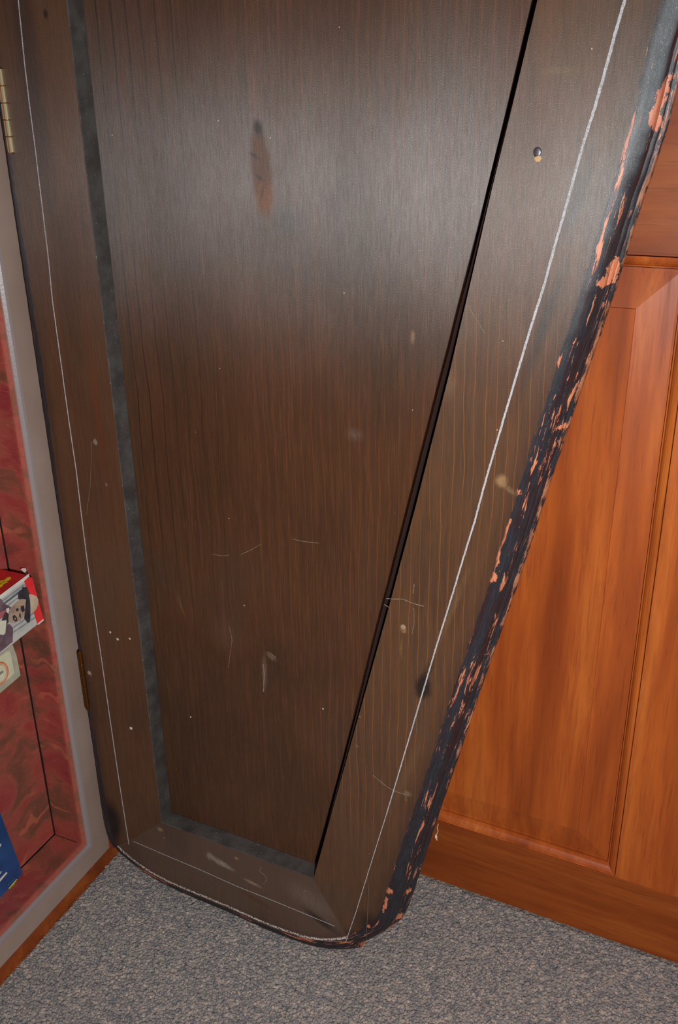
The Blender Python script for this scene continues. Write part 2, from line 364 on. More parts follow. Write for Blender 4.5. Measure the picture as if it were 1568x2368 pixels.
M_lining = t.out(Base_Color=c, Roughness=.62, Normal=t.bump(t.math('ADD', th, t.noise(t.mp(v, (700, 700, 60)), 1, 2)), .3, .0006))
t = NT('red_fabric_piping'); v = t.co()
c = t.ramp(t.noise(v, 22, 4, .6, .4), [(.3, srgb(156, 72, 66)), (.45, srgb(172, 92, 78)), (.58, srgb(138, 88, 68)), (.75, srgb(184, 104, 88))])
M_piping = t.out(Base_Color=c, Roughness=.55, Normal=t.bump(t.noise(v, 600, 3), .3, .0006))
M_dark = simple('dark_gap', srgb(32, 10, 10), .9)

t = NT('loop_pile'); v = t.co(); rnd = t.attr('tuft', 'Fac')
c = t.ramp(rnd, [(0, srgb(132, 133, 138)), (.16, srgb(158, 158, 161)), (.34, srgb(178, 173, 170)), (.52, srgb(200, 190, 182)), (.66, srgb(164, 161, 162)), (.78, srgb(208, 184, 168)), (.92, srgb(218, 208, 196)), (1, srgb(142, 144, 150))])
fz = t.noise(t.mp(v, (1, 1, .5)), 430, 3, .6)
c = t.mix(t.rng(fz, .42, .28, 0, .75), c, srgb(92, 98, 112))
c = t.mix(t.rng(fz, .56, .72, 0, .7), c, srgb(226, 204, 188))
cn = t.ramp(t.noise(v, 120, 3, .7), [(.30, srgb(96, 102, 114)), (.42, srgb(144, 142, 144)), (.5, srgb(172, 164, 159)), (.57, srgb(194, 178, 167)), (.68, srgb(244, 222, 206))])
c = t.mix(.72, c, cn)
c = t.mix(1.0, c, (.86, .90, .93, 1), 'MULTIPLY')
M_pile = t.out(Base_Color=c, Roughness=.95, Normal=t.bump(t.noise(v, 900, 3, .7), .9, .002))
t = NT('carpet_base'); v = t.co()
c = t.ramp(t.noise(v, 120, 4, .75), [(.30, srgb(84, 86, 92)), (.42, srgb(118, 116, 117)), (.5, srgb(144, 138, 134)), (.57, srgb(166, 153, 144)), (.68, srgb(214, 196, 182))])
M_cbase = t.out(Base_Color=c, Roughness=1.0, Normal=t.bump(t.noise(v, 300, 4), 1, .004))
M_wallp = simple('plain_wall_paint', srgb(190, 176, 160), .8, nb=.1)

# ------------------------------------------------------------------ setting: floor, walls
V, Fc = box(-2.2, 2.2, -2.0, 1.42, -.04, 0)
o = mesh('floor', V, Fc, M_cbase); o['kind'] = 'structure'

# carpet pile: one loop per tuft, built in numpy
def carpet():
    x0, x1, y0, y1, p = -1.04, .36, .40, 1.279, .0047
    nx = int((x1-x0)/p); ny = int((y1-y0)/(p*.86))
    gx, gy = np.meshgrid(np.arange(nx), np.arange(ny), indexing='ij')
    X = x0+p*(gx+.5*(gy % 2))+rng.normal(0, .0011, gx.shape); Y = y0+p*.86*gy+rng.normal(0, .0011, gx.shape)
    X = X.ravel(); Y = Y.ravel()
    keep = (X > (PL[0]+D2[0]*(Y-PL[1])/D2[1]+.003)) & (X < x1) & (Y < 1.276)
    X = X[keep]; Y = Y[keep]; n = len(X)
    seg = 5
    ang = np.arange(seg)*2*pi/seg
    base = [(r*cos(a), r*sin(a), z) for r, z in ((1.0, .1), (.78, .72)) for a in ang]+[(0, 0, 1)]
    base = np.array(base); nb = len(base)
    f = []
    for k in range(1):
        for i in range(seg):
            a, b = k*seg+i, k*seg+(i+1) % seg; f += [(a, b, b+seg), (a, b+seg, a+seg)]
    for i in range(seg): f.append((seg+i, seg+(i+1) % seg, 2*seg))
    f = np.array(f)
    th = rng.uniform(0, pi, n); a = p*.78*rng.uniform(.85, 1.25, n); b = a*rng.uniform(.62, .95, n); hh = rng.uniform(.0028, .0044, n)
    tx = rng.normal(0, .0016, n); ty = rng.normal(0, .0016, n)
    bx = base[None, :, 0]*a[:, None]; by = base[None, :, 1]*b[:, None]
    vx = bx*np.cos(th)[:, None]-by*np.sin(th)[:, None]+X[:, None]+base[None, :, 2]*tx[:, None]
    vy = bx*np.sin(th)[:, None]+by*np.cos(th)[:, None]+Y[:, None]+base[None, :, 2]*ty[:, None]
    vz = base[None, :, 2]*hh[:, None]+.0002
    Vv = np.stack([vx, vy, vz], -1).reshape(-1, 3).astype(np.float32)
    Ff = (f[None]+nb*np.arange(n)[:, None, None]).reshape(-1, 3).astype(np.int32)
    me = bpy.data.meshes.new('carpet_pile')
    me.vertices.add(len(Vv)); me.vertices.foreach_set('co', Vv.ravel())
    me.loops.add(Ff.size); me.loops.foreach_set('vertex_index', Ff.ravel())
    me.polygons.add(len(Ff)); me.polygons.foreach_set('loop_start', np.arange(0, Ff.size, 3, dtype=np.int32))
    me.polygons.foreach_set('use_smooth', np.ones(len(Ff), bool))
    me.update(calc_edges=True)
    at = me.attributes.new('tuft', 'FLOAT', 'POINT')
    at.data.foreach_set('value', np.repeat(rng.uniform(0, 1, n), nb).astype(np.float32))
    me.materials.append(M_pile)
    return me
o = link('carpet_pile', carpet()); o['kind'] = 'stuff'
o['label'] = 'grey and beige flecked loop pile of the fitted carpet'; o['category'] = 'carpet'

# left wall: orange wood around the cabinet opening
def wall_quad(s0, s1, z0, z1, out0, out1, s1t=None):
    s1t = s1 if s1t is None else s1t
    a = [LW(s0, z0, out0), LW(s1, z0, out0), LW(s1t, z1, out0), LW(s0, z1, out0)]
    b = [LW(s0, z0, out1), LW(s1, z0, out1), LW(s1t, z1, out1), LW(s0, z1, out1)]
    return hexa(a, b)
s_far = .33; s_fr = s_of((0, 1.052, 0))*1.0
SO = .095; SI = .042                                # far frame stile: outer / inner position along the wall
ZB, ZI, ZT = .048, .098, 1.86
NS = lambda z: -.42-.25*(z-.05)/1.4                 # near (slanting) outer edge of the cabinet
V, Fc = join(wall_quad(-2.6, s_far, 0, ZB+.01, -.14, 0), wall_quad(SO-.012, s_far, ZB+.01, 2.4, -.14, 0),
             wall_quad(-2.6, s_far, ZT-.02, 2.4, -.14, 0), wall_quad(-2.6, NS(ZB)+.012, ZB+.01, ZT-.02, -.14, 0, NS(ZT)+.012),
             )
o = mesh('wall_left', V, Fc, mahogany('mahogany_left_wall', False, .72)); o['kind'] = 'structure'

# ------------------------------------------------------------------ panelled door behind (structure)
door = empty('door_1', (-.55, YB+.02, 0), kind='structure', label='orange mahogany panelled door behind the open lid')
TH = .035
MX = (-.135, -.015)                                 # mullion
XL, XR = -.99, .70
def dbox(x0, x1, z0, z1, y0=YB, y1=YB+TH): return box(x0, x1, y0, y1, z0, z1)
bevel(mesh('bottom_rail', *dbox(XL, XR, .004, .1448), M_mah_h, door), .0008)
bevel(mesh('lock_rail', *dbox(XL, XR, 1.1642, 1.36), M_mah_h, door), .0008)
for x0, x1, z0, z1 in ((*MX, .1452, 1.1638), (*MX, 1.3602, 1.96)):
    bevel(mesh('mullion', *dbox(x0, x1, z0, z1), M_mah_v, door), .0008)
bevel(mesh('stile', *dbox(XL, XL+.115, .1452, 1.1638), M_mah_v, door), .0008)
bevel(mesh('stile', *dbox(XR-.115, XR, .1452, 1.1638), M_mah_v, door), .0008)
bevel(mesh('top_rail', *dbox(XL, XR, 1.96, 2.08), M_mah_h, door), .0008)
openings = [(XL+.115, MX[0], .145, 1.164), (MX[1], XR-.115, .145, 1.164), (XL+.115, MX[0], 1.36, 1.96), (MX[1], XR-.115, 1.36, 1.96)]
for (x0, x1, z0, z1) in openings:
    # sticking: fillet + ovolo moulding round the opening, each side a mitred length
    prof = [(.0009, .03), (.0009, .0012), (.0016, .0022), (.003, .0024), (.0055, .0030), (.009, .0048), (.0122, .0080), (.0142, .0120), (.0160, .0122), (.0160, .03)]
    def ring(d): return [(x0+d, z0+d), (x1-d, z0+d), (x1-d, z1-d), (x0+d, z1-d)]
    for k in range(4):
        V = []; Fc = []; n = len(prof)
        for e in (k, (k+1) % 4):
            for d, dy in prof: x, z = ring(d)[e]; V.append((x, YB+dy, z))
        Fc = [(i, (i+1) % n, n+(i+1) % n, n+i) for i in range(n)]+[tuple(range(n))[::-1], tuple(range(n, 2*n))]
        o = mesh('panel_moulding', V, Fc, M_mah_v if k % 2 else M_mah_p, door)
    # raised and fielded panel
    a = .0172; cw = .052; yo = YB+.0150; yf = YB+.0045; ye = YB+.0065
    V = []
    for d, y in ((a, YB+.028), (a, yo), (a+.003, yo), (a+cw, ye), (a+cw+.0006, yf)):
        V += [(x0+d, y, z0+d), (x1-d, y, z0+d), (x1-d, y, z1-d), (x0+d, y, z1-d)]
    Fc = [(0, 3, 2, 1), (16, 17, 18, 19)]
    for r in range(4):
        for k in range(4): Fc.append((4*r+k, 4*r+(k+1) % 4, 4*r+4+(k+1) % 4, 4*r+4+k))
    mesh('raised_panel', V, Fc, M_mah_p, door)
o = mesh('wall_back', *join(box(-1.25, 1.6, YB+.035, YB+.12, 0, 2.4), box(XR+.004, 1.6, YB+.0, YB+.0349, 0, 2.4), box(-1.2, XL-.004, YB, YB+.0349, 0, 2.4)), M_mah_v); o['kind'] = 'structure'

# ------------------------------------------------------------------ the cabinet
cab = empty('display_cabinet', RL, 'tapered cabinet with taupe face frame, red patterned lining and open dark wooden lid', 'cabinet')
FO = .012                                           # front of the face frame
# face frame: four lengths, mitred, proud of the wall
oc = [(SO, ZB), (SO, ZT), (NS(ZT), ZT), (NS(ZB), ZB)]
ic = [(SI, ZI), (SI, ZT-.06), (NS(ZT)+.07, ZT-.06), (NS(ZI)+.055, ZI)]
for k in range(4):
    e = (k+1) % 4
    N = 24
    V = []; Fc = []
    for i in range(N+1):
        u = i/N
        O_ = np.array(oc[k])*(1-u)+np.array(oc[e])*u; I_ = np.array(ic[k])*(1-u)+np.array(ic[e])*u
        L2 = I_+(O_-I_)*.17; w = mnoise.noise(Vector((u*9, k, 0)))*.0006
        V += [LW(*O_, -.004), LW(*O_, FO-.001), LW(*(O_+(I_-O_)*.02), FO), LW(*L2, FO+w*.3), LW(*(I_+(L2-I_)*.55), FO-.0012), LW(*(I_+(L2-I_)*.12), FO-.005), LW(*I_, FO-.010+w), LW(*I_, -.004)]
    n = 8; mi = []
    for i in range(N):
        for j in range(n):
            Fc.append((i*n+j, i*n+(j+1) % n, (i+1)*n+(j+1) % n, (i+1)*n+j)); mi.append(1 if j in (3, 4, 5, 6) else 0)
    Fc += [tuple(range(n))[::-1], tuple(range(N*n, N*n+n))]; mi += [0, 0]
    mesh('face_frame', V, Fc, [M_taupe, M_lip], cab, midx=mi)
DEP = -.066
# padded lining boards: far side, bottom, near side, top; each with a fabric-rolled front edge
def lining_board(p0, p1, inward, name='lining_board'):
    """p0,p1 = (s,z) ends of the board's visible face at the opening; slab lies outside it"""
    p0 = np.array(p0, float); p1 = np.array(p1, float); iw = np.array(inward, float)
    N = 40; V = []; Fc = []
    for i in range(N+1):
        c_ = p0*(1-i/N)+p1*i/N
        w = .0008*mnoise.noise(Vector((i*.35, p0[0]*7, p0[1])))
        prof = [(-.0115, DEP), (-.0115, -.001), (-.009, .0035), (-.0035, .0055), (.0018, .004), (.0030, -.001), (.0022, -.008), (.0+w, -.016), (w, DEP+.0015)]
        for d, o_ in prof: q = c_+iw*d; V.append(LW(q[0], q[1], o_))
    n = 9
    for i in range(N):
        for j in range(n): Fc.append((i*n+j, i*n+(j+1) % n, (i+1)*n+(j+1) % n, (i+1)*n+j))
    Fc += [tuple(range(n))[::-1], tuple(range(N*n, N*n+n))]
    mi = [1 if j in (1, 2, 3, 4) else 0 for i in range(N) for j in range(n)]+[0, 0]
    o = mesh(name, V, Fc, [M_lining, M_piping], cab, smooth=True, midx=mi)
    m = o.modifiers.new('edge', 'EDGE_SPLIT'); m.split_angle = radians(50)
    return o
e_ = .0015
lining_board((SI-e_, ZI+.0), (SI-e_, ZT-.062), (-1, 0))
lining_board((SI-.004, ZI+e_), (ic[3][0]+.004, ZI+e_), (0, 1))
lining_board((ic[3][0], ZI), (ic[2][0], ZT-.062), (1, 0))
lining_board((SI, ZT-.062), (ic[2][0], ZT-.062), (0, -1))
# back board stops short of the boards, leaving the dark seam
g = .0045
bk = [(SI-e_-g, ZI+e_+g*.9), (SI-e_-g, ZT-.066), (ic[2][0]+g, ZT-.066), (ic[3][0]+g, ZI+e_+g)]
mesh('back_panel', *prism([LW(s, z, DEP+.002) for s, z in bk], NL*-.003), M_lining, cab)
mesh('backing', *prism([LW(s, z, DEP-.006) for s, z in ((SI+.008, ZI-.008), (SI+.008, ZT-.055), (ic[2][0]-.008, ZT-.055), (ic[3][0]-.008, ZI-.008))], NL*-.004), M_dark, cab)

# ------------------------------------------------------------------ the lid (open, in front of the door)
LT = .045
BK = LIDY+LT
def xz(p): return np.array([p[0], p[2]])
right_px = [(1545, 300), (1478, 500), (1419, 692), (1345, 906), (1272, 1126), (1202, 1343), (1128, 1554), (1065, 1742), (1023, 1863), (990, 1963), (963, 2047), (939, 2110)]
Rp = [xz(atY(*p, BK)) for p in right_px]
Rp = [np.array([-.095, 1.66]), np.array([-.118, 1.52]), np.array([-.146, 1.40])]+Rp
bot_px = [(890, 2175), (856, 2190), (812, 2196), (736, 2194), (639, 2161), (527, 2107), (404, 2056), (333, 2015), (290, 1979), (264, 1950)]
Bp = [xz(atY(*p, LIDY+.010)) for p in bot_px]
bx_ = np.array([p[0] for p in Bp]); bz_ = np.array([p[1] for p in Bp]); bc_ = np.polyfit(bx_[1:-1], bz_[1:-1], 4)
Bp = [np.array([x, z*.25+.75*np.polyval(bc_, x)]) for x, z in zip(bx_, bz_)]
XLEFT = atY(205, 1640, LIDY)[0]-.007
Lp = [np.array([XLEFT, z]) for z in (.13, .3, .6, .9, 1.2, 1.66)]
ctrl = Rp+Bp+Lp
def catmull(P, per=12):
    P = [P[0]*2-P[1]]+list(P)+[P[-1]*2-P[-2]]; out = []
    for i in range(1, len(P)-2):
        n = max(3, int(np.linalg.norm(P[i+1]-P[i])/.007))
        for k in range(n):
            u = k/n; a, b, c, d = P[i-1:i+3]
            out.append(.5*((2*b)+(c-a)*u+(2*a-5*b+4*c-d)*u*u+(3*b-a-3*c+d)*u**3))
    out.append(P[-2]); return np.array(out)
OUT = catmull(ctrl)
for _ in range(5): OUT[1:-1] = .5*OUT[1:-1]+.25*(OUT[:-2]+OUT[2:])
sarc = np.r_[0, np.cumsum(np.linalg.norm(np.diff(OUT, axis=0), axis=1))]
tan = np.gradient(OUT, axis=0); tan /= np.linalg.norm(tan, axis=1)[:, None]
NRM = np.stack([tan[:, 1], -tan[:, 0]], 1)           # inward for this direction of travel
if np.dot(NRM[20], np.array([-.6, .9])-OUT[20]) < 0: NRM = -NRM
# small wear irregularity of the rim
OUT = OUT+NRM*np.array([.0007*mnoise.noise(Vector((s*60, 0, 0)))+.0005*mnoise.noise(Vector((s*190, 3, 0))) for s in sarc])[:, None]
def nearest(p): return int(np.argmin(np.linalg.norm(OUT-np.array(p), axis=1)))
IL = xz(atY(372, 1903, LIDY)); IR = xz(atY(725, 2033, LIDY))
iBR = nearest(xz(atY(838, 2192, LIDY+.01))); iBL = nearest(xz(atY(266, 1953, LIDY+.01)))
ITR = np.array([xz(atY(1243, 0, LIDY))[0]+.037, 1.60])
inR_px = [(1243, 0), (1180, 265), (1137, 440), (1082, 680), (1040, 860), (964, 1160), (895, 1420), (806, 1740), (725, 2033)]
inR = [ITR]+[xz(atY(*p, LIDY)) for p in inR_px]
ITL = np.array([IL[0]-.0, 1.60])
def resample(P, fr):
    P = np.array(P); s = np.r_[0, np.cumsum(np.linalg.norm(np.diff(P, axis=0), axis=1))]; s /= s[-1]
    return np.stack([np.interp(fr, s, P[:, 0]), np.interp(fr, s, P[:, 1])], 1)
def loft(i0, i1, inner, rw, rd, pw, name, mat, parent, bead):
    idx = np.arange(i0, i1+1); s = sarc[idx]; fr = (s-s[0])/(s[-1]-s[0])
    # match by height for the uprights so that grain stations stay level
    I = resample(inner, fr)
    V = []; EP = []; AR = []; SCF = []
    if np.isscalar(rw): rw = [rw, rw]
    if np.isscalar(rd): rd = [rd, rd]
    if np.isscalar(pw): pw = [pw, pw]
    n = None
    for k, i in enumerate(idx):
        O_, nn = OUT[i], NRM[i]; w = np.interp(fr[k], np.linspace(0, 1, len(rw)), rw); dp = np.interp(fr[k], np.linspace(0, 1, len(rd)), rd)
        pwk = np.interp(fr[k], np.linspace(0, 1, len(pw)), pw)
        rows = [(.004, LT, 0), (.0005, LT-.001, 1), (0, LT-.004, .95), (0, LT-.009, .55), (0, LT-.013, 0)]
        if bead:          # raw back ledge, a small bead, then the round
            rows = [(.004, LT, 0), (.0005, LT-.001, .8), (0, LT-.004, .74), (.0004, LT-.010, .7), (.0010, LT-.0115, .72), (.0044, LT-.0135, .6), (.0050, LT-.0138, .1)]
            rows += [(.0052, dp+.011, 0), (.0058, dp+.0082, .1), (.0078, dp+.0062, 0), (.0092, dp+.0052, 0), (.0092, dp+.0042, 0)]
            d0 = .0092
        else: rows += [(0, dp+.006, 0), (0, dp+.003, .9), (.0004, dp+.001, .95)]; d0 = .0006
        for a in np.linspace(0, pi/2, 9): rows.append((d0+(w-d0)*(1-cos(a)), dp*(1-sin(a)), {0: .9, 1: .5}.get(int(round(a/(pi/16))), 0) if not bead else 0))
        Lr = np.linalg.norm(I[k]-O_)
        base_pt = O_+nn*w
        for d, y, ar in rows:
            p = O_+nn*d; V.append((p[0], LIDY+y, p[1])); EP.append((s[k], d+max(0, 0), pwk)); AR.append(ar); SCF.append(0)
        for j, u in enumerate((.03, .06, .10, .2, .4, .6, .8, 1.0)):
            p = base_pt+(I[k]-base_pt)*u; V.append((p[0], LIDY, p[1])); EP.append((s[k], w+(Lr-w)*u, pwk)); AR.append(0); SCF.append({.03: .9, .06: .3}.get(u, 0))
        for y in (LT,):
            V.append((I[k][0], LIDY+y, I[k][1])); EP.append((s[k], Lr, pwk)); AR.append(0); SCF.append(0)
        if n is None: n = len(V)
    Fc = []
    for k in range(len(idx)-1):
        for j in range(n): Fc.append((k*n+j, k*n+(j+1) % n, (k+1)*n+(j+1) % n, (k+1)*n+j))
    Fc += [tuple(range(n))[::-1], tuple(range((len(idx)-1)*n, len(idx)*n))]
    o = mesh(name, V, Fc, mat, parent, smooth=True, attrs={'edge_pos': EP, 'arris': AR, 'scuff': SCF})
    m = o.modifiers.new('edge', 'EDGE_SPLIT'); m.split_angle = radians(40)
    return o
# core board of the lid, just inside the rim
ins = OUT[::3]+NRM[::3]*.012
lid = mesh('lid', *prism([(p[0], LIDY+.041, p[1]) for p in ins], (0, .0035, 0)), M_gap, cab)
lid['label'] = 'dark stained wooden lid standing open, black worn rim, chalk lines'
loft(0, iBR, inR, [.031, .030, .030, .030], .018, [.030, .029, .028, .030, .038], 'stile', M_sr, lid, True)
loft(iBR, iBL, [IR, IL], [.030, .023, .021, .016], [.018, .015, .014], [.036, .021, .020, .015], 'bottom_rail', M_rail, lid, False)
loft(iBL, len(OUT)-1, [IL, ITL], [.010, .007, .007], .008, [.020, .012, .008, .014, .010, .012], 'stile', M_sl, lid, False)
tr = [OUT[0], OUT[-1], ITL, ITR]
mesh('top_rail', *prism([(p[0], LIDY+.002, p[1]) for p in tr], (0, LT-.004, 0)), M_panel, lid)
# centre panel, set back 30 mm
PY = LIDY+.030
def shift(p, dx, dz=0): return np.array([p[0]+dx, p[1]+dz])
# a narrow rebate is left open beside the outer stile
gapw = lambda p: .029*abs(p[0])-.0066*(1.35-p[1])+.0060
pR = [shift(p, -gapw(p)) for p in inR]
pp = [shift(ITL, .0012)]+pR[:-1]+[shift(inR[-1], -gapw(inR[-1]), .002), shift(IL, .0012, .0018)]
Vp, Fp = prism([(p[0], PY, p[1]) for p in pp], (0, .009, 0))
mesh('centre_panel', Vp, Fp, [M_panel, M_gap], lid, midx=[0, 0]+[1]*(len(Fp)-2))  # panel edges take the painted groove shade
# dark grey lining strips on the walls of the recess
def strip(a, b, off, name='recess_strip', mat=None):
    a = np.array(a); b = np.array(b); off = np.array(off); N = 30
    V = []; Fc = []; ys = .0006 if mat is None else .006
    for i in range(N+1):
        p = a*(1-i/N)+b*i/N; w = off/np.linalg.norm(off)*.0005*mnoise.noise(Vector((i*.9, a[0], 0)))
        V += [(p[0], LIDY+ys, p[1]), (p[0]+off[0]+w[0], LIDY+ys+.0006, p[1]+off[1]+w[1]), (p[0]+off[0]+w[0], LIDY+.0296, p[1]+off[1]+w[1]), (p[0], LIDY+.0296, p[1])]
    for i in range(N):
        for j in range(4): Fc.append((i*4+j, i*4+(j+1) % 4, (i+1)*4+(j+1) % 4, (i+1)*4+j))
    Fc += [(0, 1, 2, 3), (N*4, N*4+1, N*4+2, N*4+3)]
    return mesh(name, V, Fc, mat or M_recess, lid)
strip(IL, ITL, (.0016, 0)); strip(IL, IR, (0, .0016))
strip(inR[-1], inR[0], (-.0012, 0), mat=M_gap)  # strip coloured as shade along the groove's outer wall

# chalk lines
def ribbon(px, y, w, name='chalk_line', mat=None, jag=.3, lift=.0004, th=.0003):
    P = [atY(*p, y-lift) for p in px]; Q = []
    for i in range(len(P)-1):
        n = max(2, int(np.linalg.norm(P[i+1]-P[i])/.0025))
        for k in range(n): Q.append(P[i]*(1-k/n)+P[i+1]*k/n)
    Q.append(P[-1]); Q = np.array(Q)
    if len(Q) > 12:
        for _ in range(4): Q[1:-1] = .5*Q[1:-1]+.25*(Q[:-2]+Q[2:])
    T = np.gradient(Q, axis=0); T /= np.linalg.norm(T, axis=1)[:, None]
    Nn = np.stack([T[:, 2], 0*T[:, 0], -T[:, 0]], 1)
    V = []; Fc = []
    for i, q in enumerate(Q):
        ww = (w[0]+(w[1]-w[0])*i/len(Q) if hasattr(w, '__len__') else w)*(1+jag*random.uniform(-1, 1)); c_ = Nn[i]*random.uniform(-.08, .08)*ww
        a = q+Nn[i]*ww/2+c_; b = q-Nn[i]*ww/2+c_
        V += [a, b, b+[0, th, 0], a+[0, th, 0]]
    for i in range(len(Q)-1):
        for j in range(4): Fc.append((i*4+j, i*4+(j+1) % 4, (i+1)*4+(j+1) % 4, (i+1)*4+j))
    Fc += [(0, 1, 2, 3), tuple((len(Q)-1)*4+k for k in (0, 1, 2, 3))]
    return V, Fc
cl = [(42, 0), (57, 150), (69, 250), (82, 350), (94, 450), (112, 600), (121, 695), (139, 826), (158, 965), (176, 1088), (189, 1198), (203, 1308), (220, 1426), (235, 1527), (252, 1648), (276, 1811), (298, 1953)]
cr_ = [(1445, 0), (1423, 76), (1397, 173), (1372, 260), (1347, 339), (1321, 434), (1296, 523), (1274, 600), (1262, 648), (1227, 759), (1189, 887), (1154, 1005), (1119, 1126), (1098, 1205), (1071, 1292), (1049, 1366), (1004, 1512), (966, 1640), (912, 1822), (894, 1882)]
for px, w, nm in ((cl, .0015, 'left'), (cr_, (.0031, .0015), 'right'), ([(894, 1882), (856, 2003), (823, 2110), (799, 2180)], .0011, 'r2'), ([(309, 1946), (383, 1978), (464, 2012), (546, 2049), (634, 2084), (774, 2142)], .0009, 'bottom')):
    mesh('chalk_line', *ribbon(px, LIDY, w, jag=.08), M_chalk, lid)['label'] = 'pale chalk line'
# scratches
scr = [([(893, 1384), (912, 1386), (930, 1384), (950, 1394), (980, 1402)], LIDY, .0009), ([(888, 1397), (900, 1405)], LIDY, .0008),
       ([(958, 1350), (955, 1372)], LIDY, .0010), ([(957, 1405), (958, 1440), (953, 1466)], LIDY, .0006),
       ([(862, 1793), (876, 1804), (895, 1820), (914, 1830), (938, 1838)], LIDY, .0010), ([(938, 1838), (940, 1852)], LIDY, .0009),
       ([(605, 2005), (598, 2016), (612, 2022), (618, 2035), (608, 2045)], LIDY, .0009),
       ([(555, 1283), (580, 1272), (604, 1258)], LIDY+.03, .0006), ([(675, 1246), (700, 1252), (738, 1256)], LIDY+.03, .0007), ([(490, 1282), (520, 1286), (530, 1283)], LIDY+.03, .0005),
       ([(620, 1508), (632, 1516), (638, 1521)], LIDY+.03, .0010), ([(608, 1535), (611, 1560), (609, 1600)], LIDY+.03, .0012),
       ([(530, 1448), (537, 1480), (533, 1505), (528, 1545)], LIDY+.03, .0006), ([(1082, 708), (1100, 735), (1120, 770)], LIDY, .0006),
       ([(212, 1022), (209, 1120), (200, 1190)], LIDY, .0004), ([(848, 2010), (853, 2060), (846, 2185)], LIDY, .0004)]
for p, y, w in scr: mesh('scratch', *ribbon(p, y, w, jag=.5, lift=.0003, th=.0002), M_scr, lid)
# screws and nail heads
def disc(px, py, y, r, hgt=.0012, seg=14, sx=1, sz=1):
    c = atY(px, py, y); V = [c+np.array([0, -hgt, 0])]; Fc = []
    for q, (rr, hh) in enumerate(((.6, hgt*.95), (.92, hgt*.6), (1, -.001))):
        for k in range(seg): V.append(c+np.array([r*rr*sx*cos(2*pi*k/seg), -hh, r*rr*sz*sin(2*pi*k/seg)]))
    for k in range(seg): Fc.append((0, 1+k, 1+(k+1) % seg))
    for q in range(2):
        for k in range(seg): Fc.append((1+q*seg+k, 1+(q+1)*seg+k, 1+(q+1)*seg+(k+1) % seg, 1+q*seg+(k+1) % seg))
    Fc.append(tuple(1+2*seg+k for k in range(seg)))
    return V, Fc
M_steel = simple('worn_nail_steel', srgb(130, 132, 142), .35, .9)
mesh('nail_head', *disc(1243, 352, LIDY, .0046, .0012, sz=1.2), M_steel, lid, smooth=True)['label'] = 'steel nail head'
mesh('nail_chip', *disc(1244, 366, LIDY, .0042, .0010, 6), simple('bare_wood', srgb(196, 158, 112), .8), lid)
for px, py, r in ((932, 1450, .0042), (206, 1556, .004), (303, 1684, .003)):
    mesh('nail_head', *disc(px, py, LIDY, r, .0012), M_dot if r < .0035 else simple('nail_rust', srgb(150, 124, 100), .7), lid, smooth=True)
for px, py, y, r in ((255, 1462, LIDY, .0022), (272, 1478, LIDY, .0026), (300, 1477, LIDY, .002), (441, 1658, LIDY+.03, .0016), (747, 1639, LIDY+.03, .0016), (565, 1400, LIDY+.03, .0011)): mesh('paint_fleck', *disc(px, py, y, r, .0005, 7), M_dot, lid)
# loose fibre hanging from the rim
fp = [atY(1014, 1905, BK-.004), atY(1011, 1914, BK-.004), atY(1013, 1922, BK-.005), atY(1009, 1932, BK-.005), atY(1011, 1944, BK-.005)]
mesh('loose_fibre', *join(tube(fp, .0005, 5), tube([atY(1008, 1930, BK-.006), atY(1008.5, 1935, BK-.006), atY(1009, 1941, BK-.006)], [.0008, .0022, .0006], 6)), M_dot, lid)

# hinges: knuckles on the lid's left edge
M_brassb = simple('bright_brass', srgb(236, 220, 180), .22, 1.0); M_brassd = simple('tarnished_brass', srgb(132, 88, 36), .42, 1.0)
def hinge(ptop, pbot, y, r, mat, nk, lab):
    a = atY(*ptop, y); b = atY(*pbot, y); b[0] = a[0] = (a[0]+b[0])/2
    L = b-a
    # leaf let into the lid edge, as the part; knuckles and pin as sub-parts
    h = mesh('hinge', *box(a[0]+.001, a[0]+.003, y+.001, y+.03, b[2], a[2]), mat, cab); h['label'] = lab
    for k in range(nk):
        p0 = a+L*(k/nk+.004); p1 = a+L*((k+1)/nk-.004); ee = L/np.linalg.norm(L)*.0006
        mesh('knuckle', *tube([p0, p0+ee, p1-ee, p1], [r*.85, r, r, r*.85], 16), mat, h, smooth=False)
    mesh('pin', *tube([a-L*.012, b+L*.012], r*.62, 12), mat, h, smooth=True)
hinge((4, 158), (23, 354), LIDY-.0015, .0050, M_brassb, 5, 'bright brass butt hinge, upper')
hinge((182, 1508), (206, 1640), LIDY-.0005, .0042, M_brassd, 5, 'tarnished brass butt hinge, lower')

# ------------------------------------------------------------------ things in the cabinet
NB = NL
def onback(px, py, out): return atP(px, py, LW(0, 0, out), NL)
def wash(name, cols, sc=40, rough=.6):
    t = NT(name); n_ = t.noise(t.co(), sc, 4, .6)
    return t.out(Base_Color=t.mix(t.rng(n_, .35, .65), *cols), Roughness=rough)
def patch(px, out, th=.0003):                       # flat print lying on a face parallel to the back
    return prism([onback(x, y, out) for x, y in px], NL*th)
